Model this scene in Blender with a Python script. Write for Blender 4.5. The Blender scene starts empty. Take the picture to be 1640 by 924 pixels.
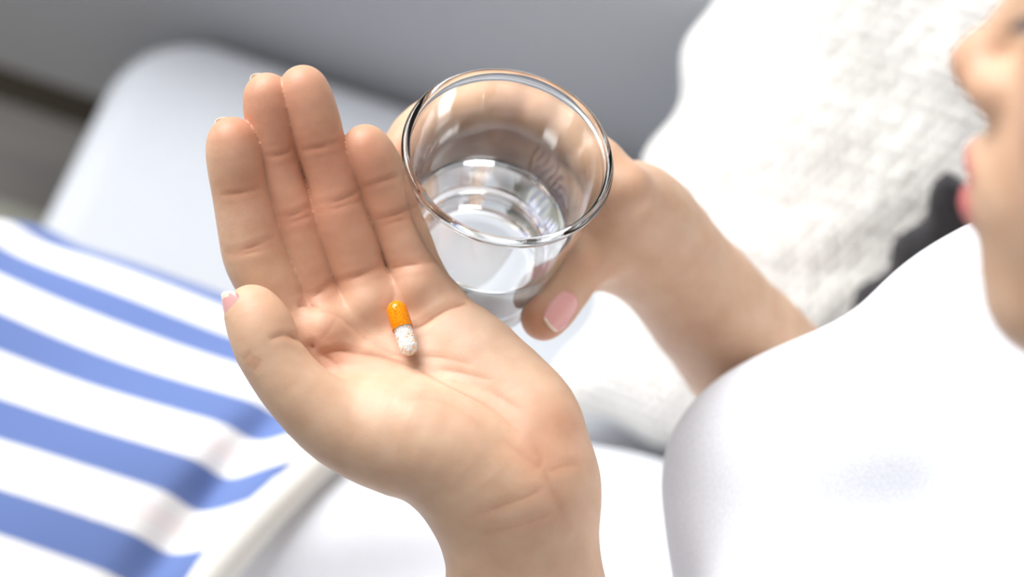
import bpy, bmesh, math, random
import numpy as np
from mathutils import Vector, Matrix, noise

random.seed(7)
rng = np.random.default_rng(7)
C = bpy.context.scene.collection
S = bpy.context.scene

# ------------------------------------------------------------------ camera
FPX, CX, CY = 3450.0, 820.0, 462.0          # focal length and centre in pixels of the 1640 wide frame
CAM = np.array((0.0, 0.0, 1.46))
UP = np.array((0.171, 0.524, 0.834)); UP /= np.linalg.norm(UP)      # world up seen from the camera
YW = np.array((0, 0, -1.0)) + UP[2] * UP; YW /= np.linalg.norm(YW)
XW = np.cross(YW, UP)
W2C = np.array((XW, YW, UP))                 # rows: world axes in camera axes


def c2w(p):
    return CAM + W2C @ np.asarray(p, float)


def P(u, v, d):
    """world point seen at pixel (u, v) at depth d metres"""
    return c2w(((u - CX) / FPX * d, (CY - v) / FPX * d, -d))


def dirw(c):
    return W2C @ np.asarray(c, float)


cam = bpy.data.cameras.new('camera'); camo = bpy.data.objects.new('camera', cam); C.objects.link(camo)
M = Matrix([list(W2C[i]) + [CAM[i]] for i in range(3)] + [[0, 0, 0, 1]])
camo.matrix_world = M
cam.sensor_width = 36.0
cam.lens = FPX / 1640 * 36.0
cam.clip_start = 0.02
cam.dof.use_dof = True
cam.dof.focus_distance = 0.748
cam.dof.aperture_fstop = 4.2
cam.dof.aperture_blades = 0
S.camera = camo

# ------------------------------------------------------------------ light
w = bpy.data.worlds.new('room_light'); S.world = w; w.use_nodes = True
bg = w.node_tree.nodes['Background']
bg.inputs[0].default_value = (0.97, 0.98, 1.0, 1)
bg.inputs[1].default_value = 0.26


def area(name, loc, target, sx, sy, power, col=(1, 1, 1)):
    l = bpy.data.lights.new(name, 'AREA'); l.shape = 'RECTANGLE'; l.size = sx; l.size_y = sy
    l.energy = power; l.color = col
    o = bpy.data.objects.new(name, l); C.objects.link(o)
    o.location = loc
    o.rotation_euler = (Vector(target) - Vector(loc)).to_track_quat('-Z', 'Y').to_euler()
    return o


area('window_daylight', (-1.60, 1.42, 2.42), (0.05, 0.4, 0.7), 1.8, 1.5, 98, (0.98, 0.99, 1.0))

S.view_settings.view_transform = 'Standard'
S.view_settings.look = 'None'
S.view_settings.gamma = 1
S.view_settings.use_curve_mapping = False
S.view_settings.exposure = 0.37
S.cycles.max_bounces = 64; S.cycles.transmission_bounces = 64; S.cycles.glossy_bounces = 12


# ------------------------------------------------------------------ materials
def lin(r, g, b):
    f = lambda c: ((c / 255 + 0.055) / 1.055) ** 2.4 if c > 10 else c / 255 / 12.92
    return (f(r), f(g), f(b), 1)


def mat(name):
    m = bpy.data.materials.new(name); m.use_nodes = True
    nt = m.node_tree
    return m, nt, nt.nodes['Principled BSDF']


def node(nt, kind, **kw):
    n = nt.nodes.new(kind)
    for k, v in kw.items():
        if k in n.inputs:
            n.inputs[k].default_value = v
        else:
            setattr(n, k, v)
    return n


def bump(nt, b, height, strength, dist):
    bp = node(nt, 'ShaderNodeBump'); bp.inputs['Strength'].default_value = strength; bp.inputs['Distance'].default_value = dist
    nt.links.new(height, bp.inputs['Height']); nt.links.new(bp.outputs['Normal'], b.inputs['Normal'])


def fabric(name, c1, c2, scale=400, rough=0.9, strength=0.25, dist=0.0006, sheen=0.15):
    m, nt, b = mat(name)
    tc = node(nt, 'ShaderNodeTexCoord')
    n = node(nt, 'ShaderNodeTexNoise', Scale=scale, Detail=3.0)
    nt.links.new(tc.outputs['Object'], n.inputs['Vector'])
    r = node(nt, 'ShaderNodeValToRGB')
    r.color_ramp.elements[0].color = c1; r.color_ramp.elements[0].position = 0.3
    r.color_ramp.elements[1].color = c2; r.color_ramp.elements[1].position = 0.7
    nt.links.new(n.outputs['Fac'], r.inputs[0]); nt.links.new(r.outputs[0], b.inputs['Base Color'])
    b.inputs['Roughness'].default_value = rough
    b.inputs['Sheen Weight'].default_value = sheen
    bump(nt, b, n.outputs['Fac'], strength, dist)
    return m


def make_skin():
    m, nt, b = mat('skin')
    at = node(nt, 'ShaderNodeVertexColor'); at.layer_name = 'tint'
    tc = node(nt, 'ShaderNodeTexCoord')
    n = node(nt, 'ShaderNodeTexNoise', Scale=95.0, Detail=4.0)
    nt.links.new(tc.outputs['Object'], n.inputs['Vector'])
    r = node(nt, 'ShaderNodeValToRGB')
    r.color_ramp.elements[0].color = (0.90, 0.84, 0.80, 1); r.color_ramp.elements[0].position = 0.3
    r.color_ramp.elements[1].color = (1, 1, 1, 1); r.color_ramp.elements[1].position = 0.7
    nt.links.new(n.outputs['Fac'], r.inputs[0])
    mx = node(nt, 'ShaderNodeMix'); mx.data_type = 'RGBA'; mx.blend_type = 'MULTIPLY'; mx.inputs[0].default_value = 1
    nt.links.new(at.outputs['Color'], mx.inputs[6]); nt.links.new(r.outputs[0], mx.inputs[7])
    nt.links.new(mx.outputs[2], b.inputs['Base Color'])
    b.inputs['Roughness'].default_value = 0.48
    b.inputs['Specular IOR Level'].default_value = 0.35
    b.inputs['Subsurface Weight'].default_value = 0.5
    b.inputs['Subsurface Radius'].default_value = (1.0, 0.35, 0.18)
    b.inputs['Subsurface Scale'].default_value = 0.0017
    v = node(nt, 'ShaderNodeTexVoronoi', Scale=1100.0); v.feature = 'DISTANCE_TO_EDGE'
    nt.links.new(tc.outputs['Object'], v.inputs['Vector'])
    n2 = node(nt, 'ShaderNodeTexNoise', Scale=260.0, Detail=5.0)
    nt.links.new(tc.outputs['Object'], n2.inputs['Vector'])
    ad = node(nt, 'ShaderNodeMath'); ad.operation = 'MULTIPLY_ADD'
    nt.links.new(v.outputs['Distance'], ad.inputs[0]); ad.inputs[1].default_value = 0.4
    nt.links.new(n2.outputs['Fac'], ad.inputs[2])
    bump(nt, b, ad.outputs[0], 0.22, 0.0006)
    return m


M_SKIN = make_skin()
M_SOFA = fabric('sofa_fabric', lin(182, 185, 191), lin(200, 203, 208), 900)
M_SHIRT = fabric('white_cotton', lin(226, 229, 235), lin(236, 238, 243), 700, 0.85, 0.15, 0.0004)
M_HEM = fabric('cream_cotton', lin(232, 229, 220), lin(240, 238, 230), 700)
M_KNIT = fabric('cream_knit_wool', lin(246, 243, 235), lin(252, 250, 246), 260, 0.95, 0.25, 0.001, 0.3)
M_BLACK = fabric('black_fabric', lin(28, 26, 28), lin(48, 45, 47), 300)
M_HAIR = fabric('dark_hair', lin(28, 20, 18), lin(48, 34, 28), 300, 0.45, 0.3, 0.001, 0.0)


def simple(name, col, rough=0.5, **kw):
    m, nt, b = mat(name)
    b.inputs['Base Color'].default_value = col; b.inputs['Roughness'].default_value = rough
    for k, v in kw.items():
        b.inputs[k.replace('_', ' ')].default_value = v
    return m


M_NAIL = simple('nail_pink', lin(233, 172, 166), 0.25, Coat_Weight=0.3)
M_NAILTIP = simple('nail_free_edge', lin(244, 226, 205), 0.3)
M_WOODLEG = simple('dark_wood', lin(62, 48, 38), 0.45)
M_GLASS, _nt, _b = mat('clear_glass')
_b.inputs['Base Color'].default_value = (0.985, 0.995, 0.99, 1); _b.inputs['Roughness'].default_value = 0.0
_b.inputs['Transmission Weight'].default_value = 1.0; _b.inputs['IOR'].default_value = 1.46
M_WATER, _nt, _b = mat('water')
_b.inputs['Base Color'].default_value = (1, 1, 1, 1); _b.inputs['Roughness'].default_value = 0.0
_b.inputs['Transmission Weight'].default_value = 1.0; _b.inputs['IOR'].default_value = 1.333
M_SHELL, _nt, _b = mat('clear_gelatin')
_b.inputs['Base Color'].default_value = (1, 0.99, 0.97, 1); _b.inputs['Roughness'].default_value = 0.08
_b.inputs['Alpha'].default_value = 0.14; _b.inputs['IOR'].default_value = 1.4
M_CAP, _nt, _b = mat('orange_gelatin')
_b.inputs['Base Color'].default_value = lin(255, 150, 4); _b.inputs['Roughness'].default_value = 0.12
_b.inputs['Transmission Weight'].default_value = 0.1; _b.inputs['IOR'].default_value = 1.4
_n = node(_nt, 'ShaderNodeTexNoise', Scale=1900.0, Detail=2.0); _tc = node(_nt, 'ShaderNodeTexCoord')
_nt.links.new(_tc.outputs['Object'], _n.inputs['Vector'])
_r = node(_nt, 'ShaderNodeValToRGB'); _r.color_ramp.elements[0].color = lin(247, 122, 0); _r.color_ramp.elements[1].color = lin(255, 168, 20)
_r.color_ramp.elements[0].position = 0.38; _r.color_ramp.elements[1].position = 0.62
_nt.links.new(_n.outputs['Fac'], _r.inputs[0]); _nt.links.new(_r.outputs[0], _b.inputs['Base Color'])
M_BEADW = simple('white_beads', lin(252, 249, 244), 0.5)
M_BEADO = simple('orange_beads', lin(250, 188, 112), 0.5)


def make_stripes():
    m, nt, b = mat('striped_cotton')
    at = node(nt, 'ShaderNodeAttribute'); at.attribute_name = 'across'
    tc = node(nt, 'ShaderNodeTexCoord')
    n = node(nt, 'ShaderNodeTexNoise', Scale=700.0, Detail=2.0)
    nt.links.new(tc.outputs['Object'], n.inputs['Vector'])
    ad = node(nt, 'ShaderNodeMath'); ad.operation = 'MULTIPLY_ADD'
    nt.links.new(n.outputs['Fac'], ad.inputs[0]); ad.inputs[1].default_value = 0.02
    nt.links.new(at.outputs['Fac'], ad.inputs[2])
    fr = node(nt, 'ShaderNodeMath'); fr.operation = 'FRACT'; nt.links.new(ad.outputs[0], fr.inputs[0])
    r = node(nt, 'ShaderNodeValToRGB'); r.color_ramp.interpolation = 'LINEAR'
    wht, blu, pnk = lin(244, 242, 241), lin(104, 126, 182), lin(243, 222, 220)
    e = r.color_ramp.elements
    e[0].position = 0.0; e[0].color = blu
    e[1].position = 0.43; e[1].color = blu
    for pos, col in ((0.45, wht), (0.63, wht), (0.65, pnk), (0.70, wht), (0.73, wht), (0.75, pnk), (0.79, wht), (0.975, wht), (0.99, blu)):
        x = e.new(pos); x.color = col
    nt.links.new(fr.outputs[0], r.inputs[0]); nt.links.new(r.outputs[0], b.inputs['Base Color'])
    b.inputs['Roughness'].default_value = 0.9; b.inputs['Sheen Weight'].default_value = 0.1
    bump(nt, b, n.outputs['Fac'], 0.2, 0.0005)
    return m


M_STRIPE = make_stripes()


def make_floor():
    m, nt, b = mat('brown_wood_floor')
    tc = node(nt, 'ShaderNodeTexCoord')
    mp = node(nt, 'ShaderNodeMapping'); mp.inputs['Scale'].default_value = (1.2, 9, 1)
    nt.links.new(tc.outputs['Object'], mp.inputs[0])
    n = node(nt, 'ShaderNodeTexNoise', Scale=6.0, Detail=6.0, Distortion=0.6); nt.links.new(mp.outputs[0], n.inputs['Vector'])
    r = node(nt, 'ShaderNodeValToRGB')
    r.color_ramp.elements[0].color = lin(40, 34, 29); r.color_ramp.elements[0].position = 0.3
    r.color_ramp.elements[1].color = lin(64, 56, 48); r.color_ramp.elements[1].position = 0.7
    nt.links.new(n.outputs['Fac'], r.inputs[0]); nt.links.new(r.outputs[0], b.inputs['Base Color'])
    b.inputs['Roughness'].default_value = 0.5
    return m


M_FLOOR = make_floor()
M_RUG = fabric('pale_rug', lin(128, 128, 116), lin(146, 146, 134), 200)


# ------------------------------------------------------------------ mesh helpers
def link(name, me, material, parent=None, smooth=True):
    o = bpy.data.objects.new(name, me); C.objects.link(o)
    if material: me.materials.append(material)
    if smooth: me.shade_smooth()
    if parent is not None: o.parent = parent
    return o


def from_arrays(name, v, f):
    me = bpy.data.meshes.new(name)
    f = np.asarray(f, np.int32)
    me.vertices.add(len(v)); me.vertices.foreach_set('co', np.asarray(v, np.float32).ravel())
    k = f.shape[1]
    me.loops.add(f.size); me.loops.foreach_set('vertex_index', f.ravel())
    me.polygons.add(len(f)); me.polygons.foreach_set('loop_start', np.arange(0, f.size, k, dtype=np.int32))
    me.update(calc_edges=True); me.validate()
    return me


def grid_faces(nu, nv, wrap_u=False):
    i, j = np.meshgrid(np.arange(nu if wrap_u else nu - 1), np.arange(nv - 1), indexing='ij')
    i2 = (i + 1) % nu
    return np.stack([i * nv + j, i2 * nv + j, i2 * nv + j + 1, i * nv + j + 1], -1).reshape(-1, 4)


def tag(o, label, cat, group=None, kind=None):
    o['label'] = label
    if cat: o['category'] = cat
    if group: o['group'] = group
    if kind: o['kind'] = kind
    return o


def empty(name, loc):
    o = bpy.data.objects.new(name, None); C.objects.link(o); o.location = loc; o.empty_display_size = 0.05
    return o


def rounded_box(x0, x1, y0, y1, z0, z1, r, seg=6, crown=0.0, rv=None, rb=None):
    """box with rounded corners in plan (r) and rounded top and bottom edges, top swelling by crown"""
    rv = rv or r * 0.5; rt = rv; rb = rb or rv
    prof = []
    for a in np.linspace(-90, 90, 2 * seg + 1):
        prof.append((math.cos(math.radians(a)), math.sin(math.radians(a))))
    rings = []
    ncorner = 10
    def plan(inset):
        pts = []
        for (cx, cy, a0) in ((x1 - r, y1 - r, 0), (x0 + r, y1 - r, 90), (x0 + r, y0 + r, 180), (x1 - r, y0 + r, 270)):
            for a in np.linspace(a0, a0 + 90, ncorner):
                rr = r - inset
                pts.append((cx + rr * math.cos(math.radians(a)), cy + rr * math.sin(math.radians(a))))
        return pts
    zc0, zc1 = z0 + rb, z1 - rt
    for (c, s) in prof:
        rv = rb if s < 0 else rt
        zc = zc0 if s < 0 else zc1
        rings.append([(x, y, zc + s * rv) for x, y in plan(rv * (1 - c))])
        if abs(s) < 1e-9:
            rings[-1] = [(x, y, zc0) for x, y in plan(0)]
            rings.append([(x, y, zc1) for x, y in plan(0)])
    cxm, cym = (x0 + x1) / 2, (y0 + y1) / 2
    top = rings[-1]
    for q in (0.85, 0.65, 0.4, 0.15):
        rings.append([(cxm + (x - cxm) * q, cym + (y - cym) * q, z1 + crown * (1 - q * q)) for x, y, z in top])
    n = len(rings[0]); bm = bmesh.new()
    vs = [[bm.verts.new(p) for p in ring] for ring in rings]
    for a, b_ in zip(vs[:-1], vs[1:]):
        for i in range(n):
            bm.faces.new((a[i], a[(i + 1) % n], b_[(i + 1) % n], b_[i]))
    bm.faces.new(vs[-1]); bm.faces.new(list(reversed(vs[0])))
    me = bpy.data.meshes.new('box'); bm.to_mesh(me); bm.free()
    return me


def tube(points, radius, n=10, caps=True, flat=1.0):
    pts = [Vector(p) for p in points]; bm = bmesh.new(); rings = []
    rad = radius if isinstance(radius, (list, tuple)) else [radius] * len(pts)
    for i, p in enumerate(pts):
        t = (pts[min(i + 1, len(pts) - 1)] - pts[max(i - 1, 0)]).normalized()
        a = t.orthogonal().normalized() if i == 0 else (a - t * a.dot(t)).normalized()
        b_ = t.cross(a)
        rings.append([bm.verts.new(p + rad[i] * (math.cos(k * 2 * math.pi / n) * a + math.sin(k * 2 * math.pi / n) * b_ * flat)) for k in range(n)])
    for r0, r1 in zip(rings[:-1], rings[1:]):
        for k in range(n):
            bm.faces.new((r0[k], r0[(k + 1) % n], r1[(k + 1) % n], r1[k]))
    if caps:
        bm.faces.new(list(reversed(rings[0]))); bm.faces.new(rings[-1])
    me = bpy.data.meshes.new('tube'); bm.to_mesh(me); bm.free()
    return me


# ------------------------------------------------------------------ signed distance modelling
def rcone(p, a, b, ra, rb):
    a = np.asarray(a, np.float32); ba = np.asarray(b, np.float32) - a
    pa = p - a
    t = np.clip(pa @ ba / max(float(ba @ ba), 1e-12), 0, 1)
    return np.sqrt(((pa - t[:, None] * ba) ** 2).sum(1)) - (ra + t * (rb - ra))


def ell(p, c, R, rad):
    q = (p - np.asarray(c, np.float32)) @ np.asarray(R, np.float32).T        # rows of R: local axes
    rad = np.asarray(rad, np.float32)
    k0 = np.sqrt(((q / rad) ** 2).sum(1)); k1 = np.sqrt(((q / rad ** 2) ** 2).sum(1)) + 1e-9
    return k0 * (k0 - 1) / k1


def smin(a, b, k):
    h = np.maximum(k - np.abs(a - b), 0) / k
    return np.minimum(a, b) - h * h * k * 0.25


def smax(a, b, k):
    return -smin(-a, -b, k)


def catmull(keys, per=4):
    K = np.asarray(keys, float); out = []
    n = len(K)
    for i in range(n - 1):
        p0, p1, p2, p3 = K[max(i - 1, 0)], K[i], K[i + 1], K[min(i + 2, n - 1)]
        for t in np.arange(per) / per:
            out.append(0.5 * ((2 * p1) + (-p0 + p2) * t + (2 * p0 - 5 * p1 + 4 * p2 - p3) * t * t + (-p0 + 3 * p1 - 3 * p2 + p3) * t ** 3))
    out.append(K[-1])
    return np.array(out)


def chain(p, keys, per=3, k=0.004, resample=True):
    """keys: rows (x, y, z, r) in metres; one limb"""
    q = catmull(keys, per) if resample else np.asarray(keys)
    d = None
    for i in range(len(q) - 1):
        e = rcone(p, q[i, :3], q[i + 1, :3], q[i, 3], q[i + 1, 3])
        d = e if d is None else np.minimum(d, e) if k == 0 else smin(d, e, k)
    return d


def chunked(f, p, n=300000):
    p = np.asarray(p, np.float32)
    return np.concatenate([f(p[i:i + n]) for i in range(0, len(p), n)])


def surface_nets(f, lo, hi, h, B=8, slack=1.35):
    lo = np.asarray(lo, np.float32); hi = np.asarray(hi, np.float32)
    nb = np.ceil((hi - lo) / (h * B)).astype(int)
    g = np.stack(np.meshgrid(*[np.arange(n) for n in nb], indexing='ij'), -1).reshape(-1, 3)
    dc = chunked(f, lo + (g + 0.5) * h * B)
    V = np.repeat(np.repeat(np.repeat(dc.reshape(nb), B, 0), B, 1), B, 2)
    V = np.pad(V, ((0, 1),) * 3, mode='edge').astype(np.float32)
    act = g[np.abs(dc) < 0.5 * math.sqrt(3) * B * h * slack]
    loc = np.stack(np.meshgrid(*[np.arange(B + 1)] * 3, indexing='ij'), -1).reshape(-1, 3)
    step = 400
    for s in range(0, len(act), step):
        ids = (act[s:s + step, None, :] * B + loc[None]).reshape(-1, 3)
        V[ids[:, 0], ids[:, 1], ids[:, 2]] = f((lo + ids * h).astype(np.float32))
    ins = V < 0
    cnt = np.zeros(tuple(n - 1 for n in V.shape), np.uint8)
    for dx in (0, 1):
        for dy in (0, 1):
            for dz in (0, 1):
                cnt += ins[dx:dx + cnt.shape[0], dy:dy + cnt.shape[1], dz:dz + cnt.shape[2]]
    cells = np.argwhere((cnt > 0) & (cnt < 8))
    idx = np.full(cnt.shape, -1, np.int32); idx[tuple(cells.T)] = np.arange(len(cells))
    acc = np.zeros((len(cells), 3)); num = np.zeros(len(cells))
    corners = [(a, b, c) for a in (0, 1) for b in (0, 1) for c in (0, 1)]
    for a in corners:
        for ax in range(3):
            if a[ax]: continue
            b = list(a); b[ax] = 1
            va = V[tuple((cells + a).T)]; vb = V[tuple((cells + b).T)]
            m = (va < 0) != (vb < 0)
            t = np.where(m, va / np.where(m, va - vb, 1), 0)
            pt = np.array(a, float)[None].repeat(len(cells), 0); pt[:, ax] = t
            acc += pt * m[:, None]; num += m
    verts = lo + (cells + acc / num[:, None]) * h
    faces = []
    for ax in range(3):
        sl0 = [slice(None)] * 3; sl1 = [slice(None)] * 3
        sl0[ax] = slice(0, -1); sl1[ax] = slice(1, None)
        i0, i1 = ins[tuple(sl0)], ins[tuple(sl1)]
        e = np.argwhere(i0 != i1)
        o1, o2 = [(1, 2), (2, 0), (0, 1)][ax]
        ok = (e[:, o1] > 0) & (e[:, o2] > 0) & (e[:, o1] < cnt.shape[o1]) & (e[:, o2] < cnt.shape[o2])
        e = e[ok]
        q = []
        for (s1, s2) in ((1, 1), (0, 1), (0, 0), (1, 0)):
            c = e.copy(); c[:, o1] -= s1; c[:, o2] -= s2
            q.append(idx[tuple(c.T)])
        q = np.stack(q, 1)
        flip = ~i0[tuple(e.T)]
        q[flip] = q[flip][:, ::-1]
        faces.append(q)
    faces = np.concatenate(faces)
    faces = faces[(faces >= 0).all(1)]
    verts = verts.astype(np.float32)
    for _ in range(2):                                    # pull onto the surface
        d = chunked(f, verts); gr = gradient(f, verts, h * 0.5)
        verts = verts - np.clip(d, -h, h)[:, None] * gr
    return verts, faces


def gradient(f, v, e):
    g = np.zeros((len(v), 3), np.float32)
    for ax in range(3):
        o = np.zeros(3, np.float32); o[ax] = e
        g[:, ax] = chunked(f, v + o) - chunked(f, v - o)
    return g / (np.linalg.norm(g, axis=1, keepdims=True) + 1e-9)


def march(f, uv, d0=0.55):
    """first surface points of f along pixel rays"""
    a = np.array([P(u, v, 1.0) - CAM for u, v in uv]); t = np.full(len(a), d0); ln = np.linalg.norm(a, axis=1)
    for _ in range(60):
        t = np.minimum(t + f((CAM + a * t[:, None]).astype(np.float32)) * 0.85 / ln, 1.2)
    return CAM + a * t[:, None]


# ------------------------------------------------------------------ left hand (open palm), pixel tracing with depth in cm towards the camera
PXM = 0.75 / FPX


def H(u, v, z, r):
    return list(P(u, v, 0.75 - z / 100)) + [r * PXM]


INDEX = [H(*k) for k in ((478, 570, -1.3, 44), (439, 472, -1.2, 45), (413, 418, -1.1, 46), (403, 384, -1.0, 43), (394, 345, -0.85, 40.5),
                         (384, 305, -0.7, 37), (377, 262, -0.5, 38), (371, 223, -0.35, 35))]
MIDDLE = [H(*k) for k in ((552, 560, -1.6, 42), (508, 478, -1.65, 36), (490, 412, -1.5, 35), (471, 348, -1.35, 34.5), (451.5, 295, -1.2, 31),
                          (443, 247, -1.05, 30.5), (436, 200, -0.9, 35), (428, 152, -0.7, 35.5))]
RING = [H(*k) for k in ((622, 530, -1.9, 42), (576, 440, -1.7, 38), (561, 392, -1.6, 40), (543, 345, -1.45, 39.5), (533, 287, -1.25, 35),
                        (513, 233, -1.0, 34), (501, 190, -0.85, 36), (485, 141, -0.7, 37))]
PINKY = [H(*k) for k in ((708, 505, -2.0, 42), (664, 420, -2.0, 39), (648, 380, -1.9, 37), (633, 345, -1.8, 35), (622, 318, -1.65, 35),
                         (611, 290, -1.5, 32.5), (600, 264, -1.35, 34.5), (584, 233, -1.2, 33))]
THUMB = [H(*k) for k in ((402, 497, 1.0, 39), (420, 530, 1.15, 45), (433, 568, 1.25, 43.5), (476, 626, 1.25, 49), (548, 682, 1.0, 62), (640, 712, 0.75, 80))]
METACARPALS = [(H(478, 570, -1.3, 46), H(745, 770, 0.4, 68)), (H(552, 555, -1.55, 46), H(790, 775, 0.4, 68)),
               (H(622, 530, -1.8, 46), H(835, 775, 0.3, 66)), (H(705, 508, -1.9, 44), H(868, 775, 0.1, 62))]
THENAR = [H(*k) for k in ((560, 668, 0.5, 56), (655, 700, 0.75, 84), (735, 735, 0.75, 86), (785, 790, 0.4, 68))]
HYPO = [H(*k) for k in ((755, 548, -1.35, 52), (840, 640, -0.3, 62), (866, 702, 0.2, 67), (872, 780, 0.3, 62))]
RADIUS_ARM = [H(*k) for k in ((770, 790, 0.4, 66), (783, 870, 0.1, 66), (792, 930, -0.3, 70))]
ULNA_ARM = [H(*k) for k in ((875, 790, 0.25, 66), (888, 870, -0.1, 64), (897, 930, -0.5, 65))]
ELBOW_L = np.array((0.120, 0.215, 0.635)); SHOULDER_L = np.array((0.235, 0.20, 0.865))
RADIUS_ARM.append(list(P(810, 1060, 0.762)) + [0.0195]); ULNA_ARM.append(list(P(905, 1060, 0.765)) + [0.0185])
RADIUS_ARM.append(list(ELBOW_L) + [0.036]); ULNA_ARM.append(list(ELBOW_L + (0, 0.01, 0)) + [0.034])
PADS = [H(520, 532, -0.95, 46), H(588, 490, -1.25, 34), H(668, 462, -1.55, 36)]


def lhand(p):
    palm = None
    for a, b in METACARPALS:
        e = rcone(p, a[:3], b[:3], a[3], b[3]); palm = e if palm is None else smin(palm, e, 0.010)
    palm = smin(palm, chain(p, HYPO), 0.012)
    palm = smin(palm, chain(p, THENAR), 0.007)
    for s in PADS:
        palm = smin(palm, rcone(p, s[:3], s[:3], s[3], s[3]), 0.006)
    arm = smin(chain(p, RADIUS_ARM, 2), chain(p, ULNA_ARM, 2), 0.018)
    palm = smin(palm, arm, 0.014)
    d = palm
    for fch in (INDEX, MIDDLE, RING, PINKY):
        d = np.minimum(d, smin(palm, chain(p, fch), 0.006))
    d = smin(d, smin(palm, chain(p, THUMB), 0.0035), 0.001)
    return d


# ------------------------------------------------------------------ glass frame
RIM_C = P(815, 245, 0.75)
GLASS_H = 0.088
GLASS_BOTTOM = RIM_C - np.array((0, 0, GLASS_H))


def glass_r(t):                                # outer radius, t metres below the rim
    return float(np.interp(t, (0, 0.044, 0.07, 0.084, 0.088), (0.0372, 0.0308, 0.0268, 0.0250, 0.0238)))


def G(phi, r, t, rad):
    """point around the glass: phi 0 near the camera, 90 right, 180 far; r metres from the axis, t below the rim"""
    a = math.radians(phi)
    return [RIM_C[0] + r * math.sin(a), RIM_C[1] - r * math.cos(a), RIM_C[2] - t, rad]


def wrapped(t0, t1, t2, t3, phis, rad, lift=0.0):
    ks = []
    for t, ph, rr, ex in zip((t0, t0 * .5 + t1 * .5, t1, (t1 + t2) / 2, t2, (t2 + t3) / 2, t3), phis,
                             (1.1, 1.0, 1.0, 0.97, 0.95, 0.95, 0.85), (0.010, 0.006, 0.004, 0.001, 0.001, 0.0, -0.0005)):
        ks.append(G(ph, glass_r(t) + rad * rr + ex, t, rad * rr))
    return ks


R_INDEX = wrapped(0.036, 0.030, 0.031, 0.034, (122, 156, 190, 210, 228, 244, 259), 0.0080)
R_MIDDLE = wrapped(0.050, 0.047, 0.048, 0.050, (120, 156, 192, 212, 230, 246, 262), 0.0082)
R_RING = wrapped(0.064, 0.062, 0.063, 0.065, (118, 154, 192, 212, 230, 246, 260), 0.0078)
R_PINKY = wrapped(0.078, 0.077, 0.078, 0.079, (114, 146, 182, 202, 218, 232, 244), 0.0068)
WRIST_R = list(P(1038, 392, 0.832)) + [0.017]
wr = np.array(WRIST_R[:3])
R_META = [(R_INDEX[0], list(wr + (-0.010, 0.000, 0.010)) + [0.016]), (R_MIDDLE[0], list(wr + (-0.008, 0.004, 0.003)) + [0.0165]),
          (R_RING[0], list(wr + (-0.006, 0.006, -0.004)) + [0.016]), (R_PINKY[0], list(wr + (-0.006, 0.008, -0.010)) + [0.014])]
R_THUMB = [list(P(869, 512, 0.7935)) + [0.0073], list(P(880, 492, 0.796)) + [0.0087], list(P(902, 462, 0.801)) + [0.0088], list(P(925, 430, 0.806)) + [0.0090],
           list(P(955, 392, 0.812)) + [0.0100], list(P(985, 365, 0.820)) + [0.0125], list(P(1015, 365, 0.828)) + [0.0150]]
ELBOW_R = P(1430, 845, 0.98)
SHOULDER_R = np.array((0.265, 0.52, 0.865))
wr = np.array(WRIST_R[:3]); ed = ELBOW_R - wr
R_ARM1 = [list(wr - ed * 0.06 + (0, 0, 0.008)) + [0.0165], list(wr + ed * 0.06 + (0, 0, 0.009)) + [0.0170], list(wr + ed * 0.35 + (0, 0, 0.009)) + [0.0218], list(wr + ed * 0.7 + (0, 0, 0.008)) + [0.0300], list(ELBOW_R) + [0.037]]
R_ARM2 = [list(wr - ed * 0.06 + (0, 0.004, -0.007)) + [0.0150], list(wr + ed * 0.06 + (0, 0.004, -0.008)) + [0.0165], list(wr + ed * 0.35 + (0, 0.004, -0.009)) + [0.0210], list(wr + ed * 0.7 + (0, 0, -0.008)) + [0.0290], list(ELBOW_R) + [0.037]]


def rhand(p):
    palm = None
    for a, b in R_META:
        e = rcone(p, a[:3], b[:3], a[3] * 1.1, b[3]); palm = e if palm is None else smin(palm, e, 0.008)
    arm = smin(chain(p, R_ARM1, 2), chain(p, R_ARM2, 2), 0.02)
    palm = smin(palm, arm, 0.014)
    d = palm
    for fch in (R_INDEX, R_MIDDLE, R_RING, R_PINKY):
        d = np.minimum(d, smin(palm, chain(p, fch, 2), 0.006))
    d = smin(d, smin(palm, chain(p, R_THUMB, 2), 0.010), 0.002)
    # the hand closes on the glass, it does not enter it
    q = p - np.asarray(RIM_C, np.float32)
    rr = np.sqrt(q[:, 0] ** 2 + q[:, 1] ** 2)
    t = np.clip(-q[:, 2], 0, GLASS_H)
    cone = (rr - np.interp(t, (0, 0.044, 0.07, 0.084, 0.088), (0.0372, 0.0308, 0.0268, 0.0250, 0.0238)).astype(np.float32)) * 0.98
    return smax(d, -(cone - 0.0002), 0.002)


# ------------------------------------------------------------------ head
HU = np.array((0.07, 0.93, 0.34)); HU /= np.linalg.norm(HU)
HF = np.array((-0.88, 0.0, -0.47)); HF = HF - HU * (HF @ HU); HF /= np.linalg.norm(HF)
HL = np.cross(HU, HF)
R_HEAD = np.array((dirw(HF), dirw(HL), dirw(HU)))
HEAD_O = P(1521, 98, 0.592) - R_HEAD.T @ np.array((0.1095, 0, -0.014))
NECK = np.array((0.268, 0.385, 0.90))


def hd(f, l, z):
    return HEAD_O + R_HEAD.T @ (np.array((f, l, z)) / 100)


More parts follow.
